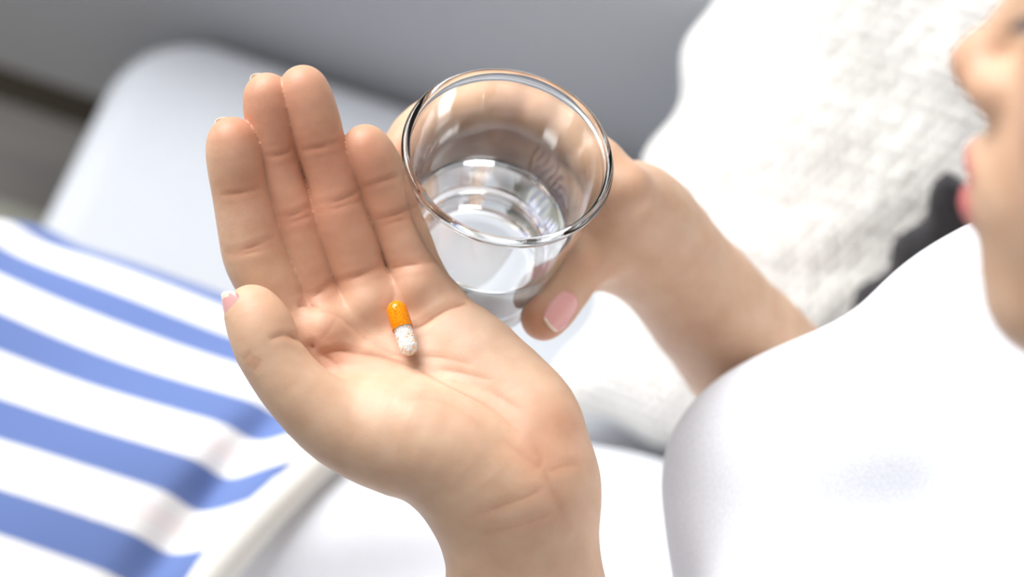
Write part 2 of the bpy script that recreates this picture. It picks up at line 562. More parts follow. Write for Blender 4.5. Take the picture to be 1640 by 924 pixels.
def head(p):
    q = ((p - HEAD_O.astype(np.float32)) @ R_HEAD.T.astype(np.float32)) * 100
    I = np.eye(3); q = q.astype(np.float32)
    sym = q.copy(); sym[:, 1] = np.abs(sym[:, 1])
    d = ell(q, (-0.3, 0, 4.4), I, (9.2, 7.3, 8.0))
    d = smin(d, ell(q, (3.6, 0, -1.0), I, (5.2, 5.7, 6.2)), 2.5)
    d = smin(d, rcone(sym, (0.2, 4.4, -4.6), (6.6, 1.2, -7.0), 1.5, 1.7), 2.0)
    d = smin(d, rcone(q, (7.3, 0, -7.0), (7.3, 0, -7.2), 1.75, 1.7), 1.2)
    d = smin(d, ell(q, (6.95, 0, -4.2), I, (2.75, 3.1, 3.0)), 1.2)
    d = smin(d, rcone(sym, (5.3, 3.9, -1.4), (5.0, 3.6, -2.6), 2.0, 1.6), 1.8)
    d = smin(d, rcone(sym, (6.2, 4.6, 3.2), (7.9, 1.2, 3.2), 0.9, 1.0), 1.2)
    sock = rcone(sym, (9.3, 3.2, 1.5), (9.0, 3.9, 1.4), 1.1, 0.9)
    d = smax(d, -sock, 1.2)
    d = smin(d, rcone(sym, (6.75, 3.15, 1.6), (6.75, 3.15, 1.6), 1.2, 1.2), 0.4)
    nose = rcone(q, (8.1, 0, 2.4), (9.85, 0, -1.1), 0.6, 0.68)
    nose = smin(nose, rcone(q, (10.1, 0, -1.35), (10.0, 0, -1.5), 0.80, 0.78), 0.6)
    nose = smin(nose, rcone(sym, (9.25, 1.15, -1.75), (9.6, 0.9, -1.7), 0.68, 0.6), 0.45)
    nose = smin(nose, rcone(q, (9.7, 0, -1.9), (8.9, 0, -2.4), 0.40, 0.45), 0.4)
    d = smin(d, nose, 0.8)
    d = smax(d, -rcone(sym, (9.75, 0.55, -2.45), (9.3, 0.75, -2.05), 0.26, 0.3), 0.25)
    up = chain(sym, [(9.72, 0.0, -3.8, .42), (9.55, .7, -3.8, .44), (8.75, 1.7, -4.2, .34), (8.0, 2.35, -4.5, .22)], 2, 0.1)
    lo = chain(sym, [(9.48, 0.0, -5.05, .62), (9.28, .8, -5.0, .60), (8.5, 1.7, -4.8, .40), (8.0, 2.3, -4.55, .22)], 2, 0.1)
    face_ = d
    d = np.minimum(smin(face_, up, 0.5), smin(face_, lo, 0.45))
    slit = chain(sym, [(10.25, 0.0, -4.4, .05), (9.75, .8, -4.4, .05), (8.95, 1.7, -4.5, .04), (8.2, 2.3, -4.52, .03)], 2, 0.05)
    d = smax(d, -slit, 0.15)
    # ears
    e = ell(sym, (-0.8, 7.3, 0.3), I, (1.7, 0.6, 3.0))
    d = smin(d, e, 0.6)
    # philtrum dip
    return d / 100


def torso(p):
    d = smin(rcone(p, (0.25, 0.36, 0.56), (0.285, 0.365, 0.80), 0.118, 0.112), rcone(p, (0.22, 0.29, 0.56), (0.22, 0.43, 0.56), 0.10, 0.10), 0.05)
    sh = chain(p, [list(SHOULDER_L) + [0.05], [0.28, 0.27, 0.885, 0.052], [0.285, 0.37, 0.90, 0.055], [0.285, 0.45, 0.885, 0.052], list(SHOULDER_R) + [0.05]], 2, 0.01)
    d = smin(d, sh, 0.05)
    d = smin(d, rcone(p, NECK, hd(-1.5, 0, -2), 0.053, 0.052), 0.03)
    d = smin(d, rcone(p, SHOULDER_L, ELBOW_L, 0.047, 0.037), 0.02)
    d = smin(d, rcone(p, SHOULDER_R, ELBOW_R, 0.047, 0.037), 0.02)
    for sgn, hip, knee, ank, toe in ((0, (0.19, 0.445, 0.515), (-0.295, 0.465, 0.510), (-0.33, 0.48, 0.105), (-0.46, 0.49, 0.040)),
                                     (1, (0.19, 0.275, 0.515), (-0.295, 0.245, 0.510), (-0.33, 0.24, 0.105), (-0.46, 0.23, 0.040))):
        leg = smin(rcone(p, hip, knee, 0.060, 0.050), rcone(p, knee, ank, 0.052, 0.038), 0.02)
        leg = smin(leg, rcone(p, ank, toe, 0.036, 0.026), 0.03)
        d = smin(d, leg, 0.03)
    return d


CUT_L = P(853, 1035, 0.758); N_L = CUT_L - ELBOW_L; N_L = N_L / np.linalg.norm(N_L)
CUT_R = wr + ed * 0.62; N_R = -ed / np.linalg.norm(ed)


def body(p):
    d = torso(p)
    arml = smin(chain(p, RADIUS_ARM, 2), chain(p, ULNA_ARM, 2), 0.018)
    arml = np.maximum(arml, (p - (CUT_L + N_L * 0.02).astype(np.float32)) @ N_L.astype(np.float32))
    armr = smin(chain(p, R_ARM1, 2), chain(p, R_ARM2, 2), 0.02)
    armr = np.maximum(armr, (p - (CUT_R + N_R * 0.02).astype(np.float32)) @ N_R.astype(np.float32))
    d = smin(d, arml, 0.012); d = smin(d, armr, 0.012)
    return smin(d, head(p), 0.025)


SKIN = np.array(lin(219, 184, 155)[:3]); FLUSH = np.array(lin(211, 138, 110)[:3]); LIP = np.array(lin(206, 104, 112)[:3])
PALE = np.array(lin(227, 193, 168)[:3]); DARK = np.array(lin(178, 120, 92)[:3])


def seg_dist(v, pts):
    """distance to a polyline and a weight that fades towards its two ends"""
    d = np.full(len(v), 1e9, np.float32); s_ = np.zeros(len(v), np.float32); n = len(pts) - 1
    for i, (a, b) in enumerate(zip(pts[:-1], pts[1:])):
        a = np.asarray(a, np.float32); ba = np.asarray(b, np.float32) - a; pa = v - a
        t = np.clip(pa @ ba / max(float(ba @ ba), 1e-12), 0, 1)
        e = np.sqrt(((pa - t[:, None] * ba) ** 2).sum(1))
        m = e < d
        d[m] = e[m]; s_[m] = (i + t[m]) / n
    return d, np.clip(np.minimum(s_, 1 - s_) / 0.22, 0, 1) ** 0.7


# palm lines: pixel polylines (width px, depth mm)
CREASES = [
    ([(768, 481), (760, 483), (750, 485), (735, 488), (704, 502), (678, 519), (655, 528)], 4.0, 1.7),              # heart line
    ([(506, 492), (530, 500), (560, 520), (590, 545), (620, 562), (640, 569), (700, 572), (760, 585)], 3.6, 0.6),
    ([(508, 572), (530, 564), (552, 562), (602, 570), (634, 579), (675, 592), (730, 622), (790, 655), (835, 700)], 4.0, 1.2),  # thumb line
    ([(464, 530), (474, 541), (500, 556), (525, 573), (552, 594)], 5.0, 1.2),
    ([(660, 596), (720, 594), (790, 610)], 3.0, 0.35),
    ([(705, 606), (770, 622), (840, 660)], 3.0, 0.3),
    ([(632, 455), (630, 480), (618, 500)], 3.5, 0.4),
    ([(745, 828), (800, 812), (845, 796), (872, 780)], 5, 0.32),                            # wrist
    ([(770, 854), (820, 845), (862, 832), (888, 818)], 5, 0.28),
    ([(880, 757), (897, 748), (930, 743)], 5, 0.28),
    ([(845, 690), (868, 745), (885, 790), (915, 850)], 10, 0.5),
    # finger joints
    ([(352, 312), (384, 309), (418, 300)], 3, 0.5), ([(358, 404), (400, 397), (440, 380)], 3.5, 0.6), ([(362, 412), (402, 405), (445, 392)], 3, 0.4),
    ([(414, 252), (446, 249), (476, 236)], 3, 0.5), ([(438, 352), (472, 344), (500, 330)], 3.5, 0.6), ([(440, 362), (474, 354), (505, 342)], 3, 0.4), ([(482, 482), (510, 470), (536, 450)], 3.5, 0.7),
    ([(482, 240), (514, 236), (550, 224)], 3, 0.5), ([(500, 330), (542, 322), (580, 305)], 3.5, 0.6), ([(505, 340), (545, 332), (584, 318)], 3, 0.4), ([(538, 452), (575, 442), (612, 425)], 3.5, 0.7),
    ([(580, 300), (612, 290), (640, 282)], 3, 0.5), ([(602, 352), (634, 344), (666, 332)], 3.5, 0.6), ([(608, 362), (638, 354), (670, 344)], 3, 0.4), ([(618, 432), (660, 424), (703, 420)], 4, 0.9),
    ([(374, 590), (390, 577), (404, 563)], 3, 0.2), ([(388, 610), (406, 595), (420, 574)], 3.5, 0.25), ([(382, 600), (396, 588), (410, 570)], 3, 0.15),
    ([(430, 545), (452, 537), (476, 541)], 3.5, 0.6), ([(476, 492), (492, 489), (510, 492)], 4, 1.2), ([(540, 505), (528, 528), (512, 545)], 5, 0.25), ([(700, 470), (735, 462), (760, 470)], 6, .3),
    ([(640, 640), (700, 640), (780, 690)], 9, .35), ([(800, 700), (850, 740), (868, 750)], 9, .4),
]
# rosy areas (the fingers are rosier than the palm): pixel, depth cm, radius px, amount
ROSY = [(395, 340, -.1, 75, .15), (462, 330, -.6, 90, .2), (530, 300, -.5, 90, .2), (620, 320, -.5, 70, .15), (372, 215, -0.1, 40, .75), (392, 290, -.1, 40, .45), (428, 165, -.2, 60, .55), (460, 240, -.3, 50, .5), (490, 150, -.3, 60, .5), (522, 240, -.3, 50, .45),
        (586, 250, -.3, 50, .6), (625, 340, -.5, 45, .4), (480, 350, -.6, 60, .35), (545, 330, -.6, 60, .35), (505, 460, -.8, 60, .35), (575, 430, -.8, 60, .3), (665, 425, -1, 50, .3), (430, 500, 1.4, 45, .25),
        (455, 535, .6, 30, .4), (890, 690, 1.5, 60, .35), (545, 575, 0, 40, .3), (520, 540, 0, 40, .2), (400, 580, .8, 30, .25)]


def tint_attr(me, col):
    a = me.color_attributes.new('tint', 'FLOAT_COLOR', 'POINT')
    a.data.foreach_set('color', np.concatenate([col, np.ones((len(col), 1))], 1).astype(np.float32).ravel())


def mixc(col, target, w_):
    return col * (1 - w_[:, None]) + target * w_[:, None]


# --- fine left hand
hp = np.array(INDEX + MIDDLE + RING + PINKY + THUMB + HYPO + THENAR + RADIUS_ARM[:4] + ULNA_ARM[:4])
vL, fL = surface_nets(lhand, hp[:, :3].min(0) - 0.027, hp[:, :3].max(0) + 0.027, 0.00062)
nL = gradient(lhand, vL, 0.0004)
colL = np.tile(SKIN, (len(vL), 1))
view = (CAM - vL) / np.linalg.norm(CAM - vL, axis=1, keepdims=True)
front = np.clip(((nL * view).sum(1) + 0.25) * 3, 0, 1)
pill_p = P(640, 540, 0.75)
palmness = np.exp(-(np.linalg.norm(vL - P(690, 560, 0.75), axis=1) / 0.035) ** 2) * front
colL = mixc(colL, PALE, 0.7 * palmness)
for u, v, z, r, a in ROSY:
    g_ = np.exp(-(np.linalg.norm(vL - P(u, v, 0.75 - z / 100), axis=1) / (r * PXM)) ** 2)
    colL = mixc(colL, FLUSH, a * g_)
disp = np.zeros(len(vL), np.float32)
hit = march(lhand, [x for pts, _, _ in CREASES for x in pts]); hk = 0
for pts, wpx, depth in CREASES:
    q = hit[hk:hk + len(pts)]; hk += len(pts)
    q = catmull(q[np.abs(lhand(q.astype(np.float32))) < 0.001], 5)
    near = np.linalg.norm(vL - q.mean(0), axis=1) < 0.07
    d, fade = seg_dist(vL[near], q)
    wd = wpx * PXM
    dp = -depth * 1e-3 * (0.34 * np.exp(-(d / (0.62 * wd)) ** 2) + 0.30 * np.exp(-(d / (2.2 * wd)) ** 2))
    dp += depth * 1e-3 * 0.10 * np.exp(-((d - 3.2 * wd) / (1.6 * wd)) ** 2)
    disp[near] += dp * fade
    cl = mixc(colL[near], DARK, fade * min(0.26 * depth + 0.05, .42) * np.exp(-(d / (wd * 0.7)) ** 2))
    colL[near] = mixc(cl, FLUSH, fade * 0.16 * np.exp(-(d / (wd * 3)) ** 2))
vL = vL + nL * disp[:, None]

# --- fine right hand
rp = np.array(R_INDEX + R_MIDDLE + R_RING + R_PINKY + R_THUMB + R_ARM1[:4] + R_ARM2[:4])
vR, fR = surface_nets(rhand, rp[:, :3].min(0) - 0.03, rp[:, :3].max(0) + 0.03, 0.0010)
colR = np.tile(SKIN, (len(vR), 1))
for k, r_, a in ((R_THUMB[0], 0.010, .75), (R_THUMB[3], .012, .3), (R_INDEX[-1], .012, .5), (R_MIDDLE[-1], .012, .5), (R_INDEX[2], .012, .3), (R_MIDDLE[2], .012, .3), (R_INDEX[0], .014, .25)):
    colR = mixc(colR, FLUSH, a * np.exp(-(np.linalg.norm(vR - np.array(k[:3]), axis=1) / r_) ** 2))

# --- coarse body
vB, fB = surface_nets(body, (-0.50, 0.14, 0.0), (0.44, 0.62, 1.22), 0.0034)
colB = np.tile(SKIN, (len(vB), 1))
qh = ((vB - HEAD_O) @ R_HEAD.T) * 100
sy = np.abs(qh[:, 1])
lipd = np.minimum(chain(np.stack([qh[:, 0], sy, qh[:, 2]], 1).astype(np.float32), [(9.72, 0.0, -3.9, .42), (9.55, .7, -3.9, .42), (8.75, 1.7, -4.2, .34), (8.0, 2.35, -4.5, .2)], 2, 0.05),
                  chain(np.stack([qh[:, 0], sy, qh[:, 2]], 1).astype(np.float32), [(9.48, 0.0, -5.05, .62), (9.28, .8, -5.0, .60), (8.5, 1.7, -4.8, .38), (8.0, 2.3, -4.55, .2)], 2, 0.05))
colB = mixc(colB, LIP, np.clip(1 - (lipd - 0.02) / 0.15, 0, 1))
colB = mixc(colB, FLUSH, 0.35 * np.exp(-(np.linalg.norm(qh - (10.8, 0, -1.5), axis=1) / 1.6) ** 2))
colB = mixc(colB, FLUSH, 0.30 * np.exp(-(np.linalg.norm(qh - (7.0, 4.2, -1.5), axis=1) / 2.8) ** 2))


def cut_mesh(v, f, col, cuts, keep_side):
    me = from_arrays('tmp', v, f); tint_attr(me, col)
    bm = bmesh.new(); bm.from_mesh(me); bpy.data.meshes.remove(me)
    for c, n, rad in cuts:
        c = Vector(c); n = Vector(n) * keep_side
        if keep_side > 0:
            geom = bm.verts[:] + bm.edges[:] + bm.faces[:]
            bmesh.ops.bisect_plane(bm, geom=geom, plane_co=c, plane_no=n, clear_inner=True)
        else:
            fs = [x for x in bm.faces if (x.calc_center_median() - c).length < rad]
            es = {e for x in fs for e in x.edges}; vs = {e for x in fs for e in x.verts}
            bmesh.ops.bisect_plane(bm, geom=list(vs) + list(es) + fs, plane_co=c, plane_no=n)
            kill = [x for x in bm.verts if (x.co - c).length < rad and (x.co - c).dot(n) < -1e-6]
            bmesh.ops.delete(bm, geom=kill, context='VERTS')
    return bm


bmL = cut_mesh(vL, fL, colL, [(CUT_L, N_L, 0)], 1)
bmR = cut_mesh(vR, fR, colR, [(CUT_R, N_R, 0)], 1)
bmB = cut_mesh(vB, fB, colB, [(CUT_L, N_L, 0.06), (CUT_R, N_R, 0.07)], -1)
parts = []
for b_ in (bmB, bmL, bmR):
    me = bpy.data.meshes.new('t'); b_.to_mesh(me); b_.free(); parts.append(me)
bm = bmesh.new()
for me in parts:
    bm.from_mesh(me); bpy.data.meshes.remove(me)
for c in (CUT_L, CUT_R):
    es = [e for e in bm.edges if e.is_boundary and (e.verts[0].co - Vector(c)).length < 0.08]
    try:
        bmesh.ops.bridge_loops(bm, edges=es)
    except Exception as ex:
        print('bridge failed', ex)
me = bpy.data.meshes.new('person'); bm.to_mesh(me); bm.free()
person = link('person', me, M_SKIN)
tag(person, 'person in a white shirt with a capsule on one open palm', 'person')


# --- fingernails
def nail(c, axis, normal, width, length, curve, free, mat_=None, parent=person):
    """curved nail plate: c centre, axis towards the tip, normal outwards; free = length of the pale free edge"""
    axis = Vector(axis).normalized(); normal = Vector(normal); normal = (normal - axis * normal.dot(axis)).normalized(); side = axis.cross(normal)
    nu, nv = 13, 15
    top, bot = [], []
    for i in range(nu):
        s = i / (nu - 1) * 2 - 1
        for j in range(nv):
            t = j / (nv - 1) * 2 - 1
            wv = width / 2 * (1 - 0.28 * max(0, t) ** 2.5 - 0.22 * max(0, -t) ** 2.5)
            rounded = length / 2 * t * (1 - (0.18 if t > 0 else 0.14) * s * s)
            ang = s * curve
            rr = wv / curve
            p = Vector(c) + axis * rounded + side * (rr * math.sin(ang)) + normal * (rr * (math.cos(ang) - 1) - 0.0006 * t * t)
            top.append(p); bot.append(p - normal * 0.0006)
    f = grid_faces(nu, nv)
    v = top + bot; n = nu * nv
    fa = [list(x) for x in f] + [list(reversed(x + n)) for x in f]
    rim = [i * nv for i in range(nu)] + [(nu - 1) * nv + j for j in range(1, nv)] + [i * nv + nv - 1 for i in range(nu - 2, -1, -1)] + [j for j in range(nv - 2, 0, -1)]
    for a, b_ in zip(rim, rim[1:] + rim[:1]):
        fa.append([b_, a, a + n, b_ + n])
    me = bpy.data.meshes.new('fingernail'); me.from_pydata([tuple(x) for x in v], [], fa); me.update()
    o = link('fingernail', me, M_NAIL, parent)
    me.materials.append(M_NAILTIP)
    for pidx, pl in enumerate(me.polygons):
        cc = Vector(pl.center) - Vector(c)
        if cc.dot(axis) > length / 2 - free: pl.material_index = 1
    return o


tv = lambda a, b: (np.array(a[:3]) - np.array(b[:3]))
# left thumb nail: on the side turned to the left and away
nt_ = np.array(THUMB[0][:3]); nn_ = dirw((-0.80, 0.02, 0.60)); na_ = dirw((-0.42, 0.90, -0.05))
nail(nt_ + nn_ * (40 * PXM * 1.12) - na_ * 0.0012, na_ - nn_ * 0.16, nn_, 0.0125, 0.0150, 0.85, 0.0018)
for ch, off in ((INDEX, 0), (MIDDLE, 0), (RING, 0), (PINKY, 0)):
    tip, prev = np.array(ch[-1][:3]), np.array(ch[-3][:3])
    ax = tip - prev; ax /= np.linalg.norm(ax)
    nrm = dirw((-0.55, 0.1, -0.83)); r_ = ch[-1][3]
    cpos = tip + ax * (0.0013 if ch in (INDEX, MIDDLE) else -0.001) + nrm * (r_ * 0.90)
    nail(cpos, ax, nrm, 0.0100, 0.0125, 0.9, 0.0022)
# right thumb nail faces the camera and right
rt0, rt1 = np.array(R_THUMB[0][:3]), np.array(R_THUMB[2][:3])
ax = rt0 - rt1; ax /= np.linalg.norm(ax)
nrm = dirw((0.58, 0.06, 0.81))
nail(rt0 + nrm * 0.0106 - ax * 0.0030, ax - nrm * 0.22, nrm, 0.0122, 0.0155, 0.78, 0.0016)
for ch in (R_INDEX, R_MIDDLE, R_RING, R_PINKY):
    tip, prev = np.array(ch[-1][:3]), np.array(ch[-3][:3])
    ax = tip - prev; ax /= np.linalg.norm(ax)
    out = tip - np.array((RIM_C[0], RIM_C[1], tip[2])); out /= np.linalg.norm(out)
    nail(tip + out * (ch[-1][3] * 0.93) + ax * 0.001, ax, out, 0.0095, 0.0120, 0.9, 0.002)


# --- eyelashes and hair
bm = bmesh.new()
for side in (1, -1):
    for i in range(26):
        s = i / 25
        base = hd(7.75 + 0.35 * math.sin(math.pi * s) - 0.5 * s * s, side * (2.0 + 2.3 * s), 1.25 - 0.25 * math.sin(math.pi * s))
        dr = np.array((0.75, side * (0.25 + 0.5 * s), -0.55)); dr /= np.linalg.norm(dr)
        tipp = base + R_HEAD.T @ (dr * 0.0095)
        mid = (base + tipp) / 2 + R_HEAD.T @ np.array((0, 0, -0.001))
        t_ = tube([base, mid, tipp], [0.0004, 0.0003, 0.0001], 4)
        bm.from_mesh(t_); bpy.data.meshes.remove(t_)
me = bpy.data.meshes.new('eyelashes'); bm.to_mesh(me); bm.free()
ey = link('eyelashes', me, M_HAIR, person); ey['kind'] = 'stuff'


def hair(p):
    q = (((p - HEAD_O.astype(np.float32)) @ R_HEAD.T.astype(np.float32)) * 100).astype(np.float32); I = np.eye(3)
    d = ell(q, (-0.9, 0, 4.9), I, (9.9, 8.1, 8.7))
    d = smin(d, rcone(q, (-8.5, 0, 1), (-9.5, 0, -1.0), 3.6, 3.2), 2)
    d = smax(d, -ell(q, (9.5, 0, -2.0), I, (7.6, 8.5, 9.5)), 0.6)
    d = smax(d, -q[:, 2] - 3.5 - 0.2 * q[:, 0], 0.8)
    d = d + 0.10 * np.sin(q[:, 1] * 5 + q[:, 2] * 1.5) * np.sin(q[:, 2] * 0.7 + 1)
    return d / 100


lo_, hi_ = HEAD_O - 0.2, HEAD_O + 0.2
vh, fh = surface_nets(hair, lo_, hi_, 0.004)
link('hair', from_arrays('hair', vh, fh), M_HAIR, person)


# --- shirt: loose cotton over chest, belly and hips
def shirt(p):
    d = rcone(p, (0.25, 0.365, 0.55), (0.29, 0.37, 0.80), 0.130, 0.128)
    sh = chain(p, [list(SHOULDER_L) + [0.062], [0.28, 0.27, 0.885, 0.062], [0.292, 0.37, 0.888, 0.062], [0.285, 0.45, 0.885, 0.062], list(SHOULDER_R) + [0.062]], 2, 0.01)
    d = smin(d, sh, 0.05)
    d = smin(d, rcone(p, P(1322, 800, 0.83), P(1745, 528, 0.775), 0.0545, 0.0535), 0.03)
    d = smin(d, rcone(p, P(1322, 800, 0.83), P(1340, 1010, 0.87), 0.0540, 0.062), 0.03)
    d = smin(d, rcone(p, (0.15, 0.31, 0.76), (0.24, 0.26, 0.84), 0.058, 0.055), 0.05)
    d = smin(d, rcone(p, SHOULDER_L, SHOULDER_L * 0.35 + ELBOW_L * 0.65, 0.062, 0.058), 0.03)
    d = smin(d, rcone(p, SHOULDER_R, SHOULDER_R * 0.35 + ELBOW_R * 0.65, 0.062, 0.055), 0.03)
    d = smin(d, rcone(p, (0.225, 0.285, 0.555), (0.225, 0.435, 0.555), 0.122, 0.122), 0.05)
    lap = smin(rcone(p, (0.2, 0.445, 0.510), (-0.12, 0.46, 0.495), 0.092, 0.088), rcone(p, (0.2, 0.275, 0.510), (-0.16, 0.26, 0.495), 0.092, 0.088), 0.09)
    lap = np.maximum(lap, -(p[:, 0] + 0.072 + 0.45 * (p[:, 1] - 0.41) * -1.0))
    d = smin(d, lap, 0.03)
    # neck opening and soft folds
    d = smax(d, -rcone(p, NECK, hd(-1.5, 0, -2), 0.064, 0.075), 0.01)
    x, y, z = p[:, 0], p[:, 1], p[:, 2]
    fold = 0.0022 * np.sin(46 * x + 28 * z + 3 * np.sin(22 * y)) * np.sin(30 * y + 17 * z + 1.3) + 0.0016 * np.sin(70 * y - 42 * x + 2.5 * np.sin(31 * z))
    d = d + fold
    return np.maximum(d, 0.463 - z)


vS, fS = surface_nets(shirt, (-0.20, 0.08, 0.44), (0.46, 0.62, 1.0), 0.0032)
shirt_o = link('shirt', from_arrays('shirt', vS, fS), M_SHIRT, person)
shirt_o['label'] = 'loose white cotton shirt'
hem_pts = []
for t in np.linspace(0, 1, 26):
    y = 0.560 - 0.40 * t
    x = -0.072 + 0.45 * (y - 0.41) - 0.010
    zz = 0.72
    for _ in range(60):
        dd = float(shirt(np.array([(x + 0.014, y, zz)], np.float32))[0])
        if dd < 0.001: break
        zz -= max(dd * 0.7, 0.0005)
        if zz < 0.47: break
    hem_pts.append((x + 0.003, y, max(zz, 0.475) + 0.004))
hem = link('hem', tube(catmull(hem_pts, 2), 0.0092, 12), M_HEM, shirt_o)
hem['label'] = 'rolled cream hem'

# ------------------------------------------------------------------ striped blanket over the legs
NX, NY = 230, 250


def leg_z(x, y):
    z = np.full_like(x, 0.472)
    for yc in (0.452, 0.255):
        q = np.clip(1 - (np.abs(y - yc) / 0.118) ** 3.2, 0, 1)
        z = np.maximum(z, 0.472 + 0.106 * np.sqrt(q) ** 1.2)
    return np.maximum(z, np.where((y > 0.255) & (y < 0.452), 0.562, 0))


ss = np.linspace(0, 1, NX); yy = np.linspace(0.075, 0.556, NY)
X = np.zeros((NX, NY)); Y = np.zeros((NX, NY)); Z = np.zeros((NX, NY))
for i, s in enumerate(ss):
    run = -0.080 - s * 0.575                                 # distance along the leg from the lap
    x = max(run, -0.335)
    X[i] = x; Y[i] = yy
    base = leg_z(np.full(NY, max(run, -0.30)), yy)
    over = max(0, -0.30 - run)
    if over > 0:                                            # falls over the knees
        a = min(over / 0.08, math.pi / 2)
        X[i] = -0.30 - 0.08 * math.sin(a)
        base = base - 0.08 * (1 - math.cos(a)) - max(0, over - 0.08 * math.pi / 2)
    Z[i] = base
Xe = X + (0.45 * (Y - 0.41)) * np.clip((X + 0.25) / 0.2, 0, 1)     # hem side runs aslant like the shirt
X = Xe
fold = (0.0045 * np.sin(20 * X + 9 * Y + 2) * np.sin(37 * Y - 8 * X) + 0.003 * np.sin(52 * Y + 21 * X + 1.5 * np.sin(25 * X))
        + 0.011 * np.exp(-(((X - Y * 0.6 + 0.563) / 0.014) ** 2)) * np.exp(-((Y - 0.545) / 0.035) ** 2)
        + 0.010 * np.exp(-((X + 0.075 - 0.25 * (Y - 0.43)) / 0.012) ** 2) * np.exp(-((Y - 0.44) / 0.06) ** 2)
        - 0.010 * np.exp(-((X + 0.100 - 0.35 * (Y - 0.43)) / 0.010) ** 2) * np.exp(-((Y - 0.43) / 0.07) ** 2))
Z = np.maximum(Z + fold, np.where(X > -0.25, 0.468, -9)) + 0.004
across = (0.4747 + 0.0015 - Y) / 0.0385 + 10 + 0.35 * np.exp(-((X + 0.06 - 0.35 * (Y - 0.43)) / 0.018) ** 2) + 0.05 * np.sin(14 * X)
me = from_arrays('blanket', np.stack([X, Y, Z], -1).reshape(-1, 3), grid_faces(NX, NY))
a = me.attributes.new('across', 'FLOAT', 'POINT'); a.data.foreach_set('value', across.astype(np.float32).ravel())
blanket = link('blanket', me, M_STRIPE)
tag(blanket, 'blue and white striped blanket draped over the lap below the open palm', 'blanket')
so = blanket.modifiers.new('thickness', 'SOLIDIFY'); so.thickness = 0.004; so.offset = 1

# ------------------------------------------------------------------ sofa
sofa = empty('sofa', (0.1, 0.0, 0.0))
tag(sofa, 'light grey fabric sofa under and behind the seated person', 'sofa')


def spart(name, me, m):
    o = link(name, me, m, sofa); o.matrix_parent_inverse = Matrix.Translation((-0.1, 0, 0)); return o


spart('seat_cushion', rounded_box(-0.262, 0.50, 0.03, 0.782, 0.30, 0.445, 0.055, crown=0.012, rv=0.028), M_SOFA)
spart('seat_cushion', rounded_box(-0.262, 0.50, -0.74, 0.022, 0.30, 0.445, 0.055, crown=0.012, rv=0.028), M_SOFA)
spart('base', rounded_box(-0.20, 0.70, -0.76, 0.79, 0.16, 0.298, 0.02, rv=0.012), M_SOFA)
spart('armrest', rounded_box(-0.50, 0.72, 0.788, 1.02, 0.315, 0.64, 0.05, crown=0.01, rv=0.075, rb=0.02), M_SOFA)
spart('armrest', rounded_box(-0.50, 0.72, -0.98, -0.745, 0.315, 0.64, 0.05, crown=0.01, rv=0.075, rb=0.02), M_SOFA)
spart('backrest', rounded_box(0.505, 0.72, -0.74, 0.78, 0.302, 0.86, 0.05, crown=0.01, rv=0.07), M_SOFA)
for y0_, y1_ in ((0.81, 1.0), (-0.96, -0.77)):
    spart('shadow_gap_rail', rounded_box(-0.47, 0.70, y0_, y1_, 0.255, 0.314, 0.01, rv=0.005), M_WOODLEG)  # dark rail added to draw the shadow gap under the armrest
for x, y in ((-0.10, 0.93), (-0.10, -0.89), (0.62, 0.95), (0.62, -0.91)):
    spart('leg', tube([(x, y, 0), (x, y, 0.262)], [0.018, 0.026], 12), M_WOODLEG)


# ------------------------------------------------------------------ cushions
def pillow(w_, h_, th, nu, nv, relief=None, wob=0.0, seed=0):
    u = np.linspace(-1, 1, nu); v = np.linspace(-1, 1, nv)
    U, Vv = np.meshgrid(u, v, indexing='ij')
    edge = (1 - np.abs(U) ** 3.2).clip(0) ** 0.5 * (1 - np.abs(Vv) ** 3.2).clip(0) ** 0.5
    pinch = 1 - 0.06 * (1 - Vv ** 2) * np.abs(U) ** 4
    pinch2 = 1 - 0.06 * (1 - U ** 2) * np.abs(Vv) ** 4
    x = U * w_ / 2 * pinch; y = Vv * h_ / 2 * pinch2
    if wob:
        x = x + wob * np.sin(Vv * 23 + seed) * np.abs(U) ** 6; y = y + wob * np.sin(U * 21 + 1 + seed) * np.abs(Vv) ** 6
    z = th / 2 * edge + 0.004
    rel = relief(x, y) * np.minimum(1, edge * 3 + 0.25) if relief is not None else 0
    top = np.stack([x, y, z + rel], -1).reshape(-1, 3); bot = np.stack([x, y, -z - rel], -1).reshape(-1, 3)
    n = nu * nv; f = grid_faces(nu, nv)
    i = np.arange(nu); j = np.arange(nv)
    rim = np.concatenate([i * nv, (nu - 1) * nv + j[1:], i[::-1][1:] * nv + nv - 1, j[::-1][1:-1]])
    nx = np.roll(rim, -1)
    fr = np.stack([nx, rim, rim + n, nx + n], 1)
    return from_arrays('pillow', np.concatenate([top, bot]), np.concatenate([f, f[:, ::-1] + n, fr]))


def knit(x, y):
    row = np.floor(y / 0.0062); fy = y / 0.0062 - row
    ph = x / 0.0058 + 0.5 * (row % 2)
    st = np.abs(np.sin(math.pi * ph)) ** 0.7 * np.sin(math.pi * fy) ** 0.8
    blob = 0.5 + 0.5 * np.sin(x * 61 + np.sin(y * 37) * 2) * np.sin(y * 57 + 1 + np.sin(x * 29) * 2)
    jit = np.sin(row * 12.9898 + np.floor(ph) * 78.233) * 43758.5453; jit = jit - np.floor(jit)
    return 0.0030 * st * (0.45 + 0.55 * jit) + 0.0030 * blob


def place(o, c, ux, uy):
    ux = Vector(ux).normalized(); uy = Vector(uy); uy = (uy - ux * uy.dot(ux)).normalized(); uz = ux.cross(uy)
    m = Matrix((ux, uy, uz)).transposed().to_4x4(); m.translation = Vector(c); o.matrix_world = m


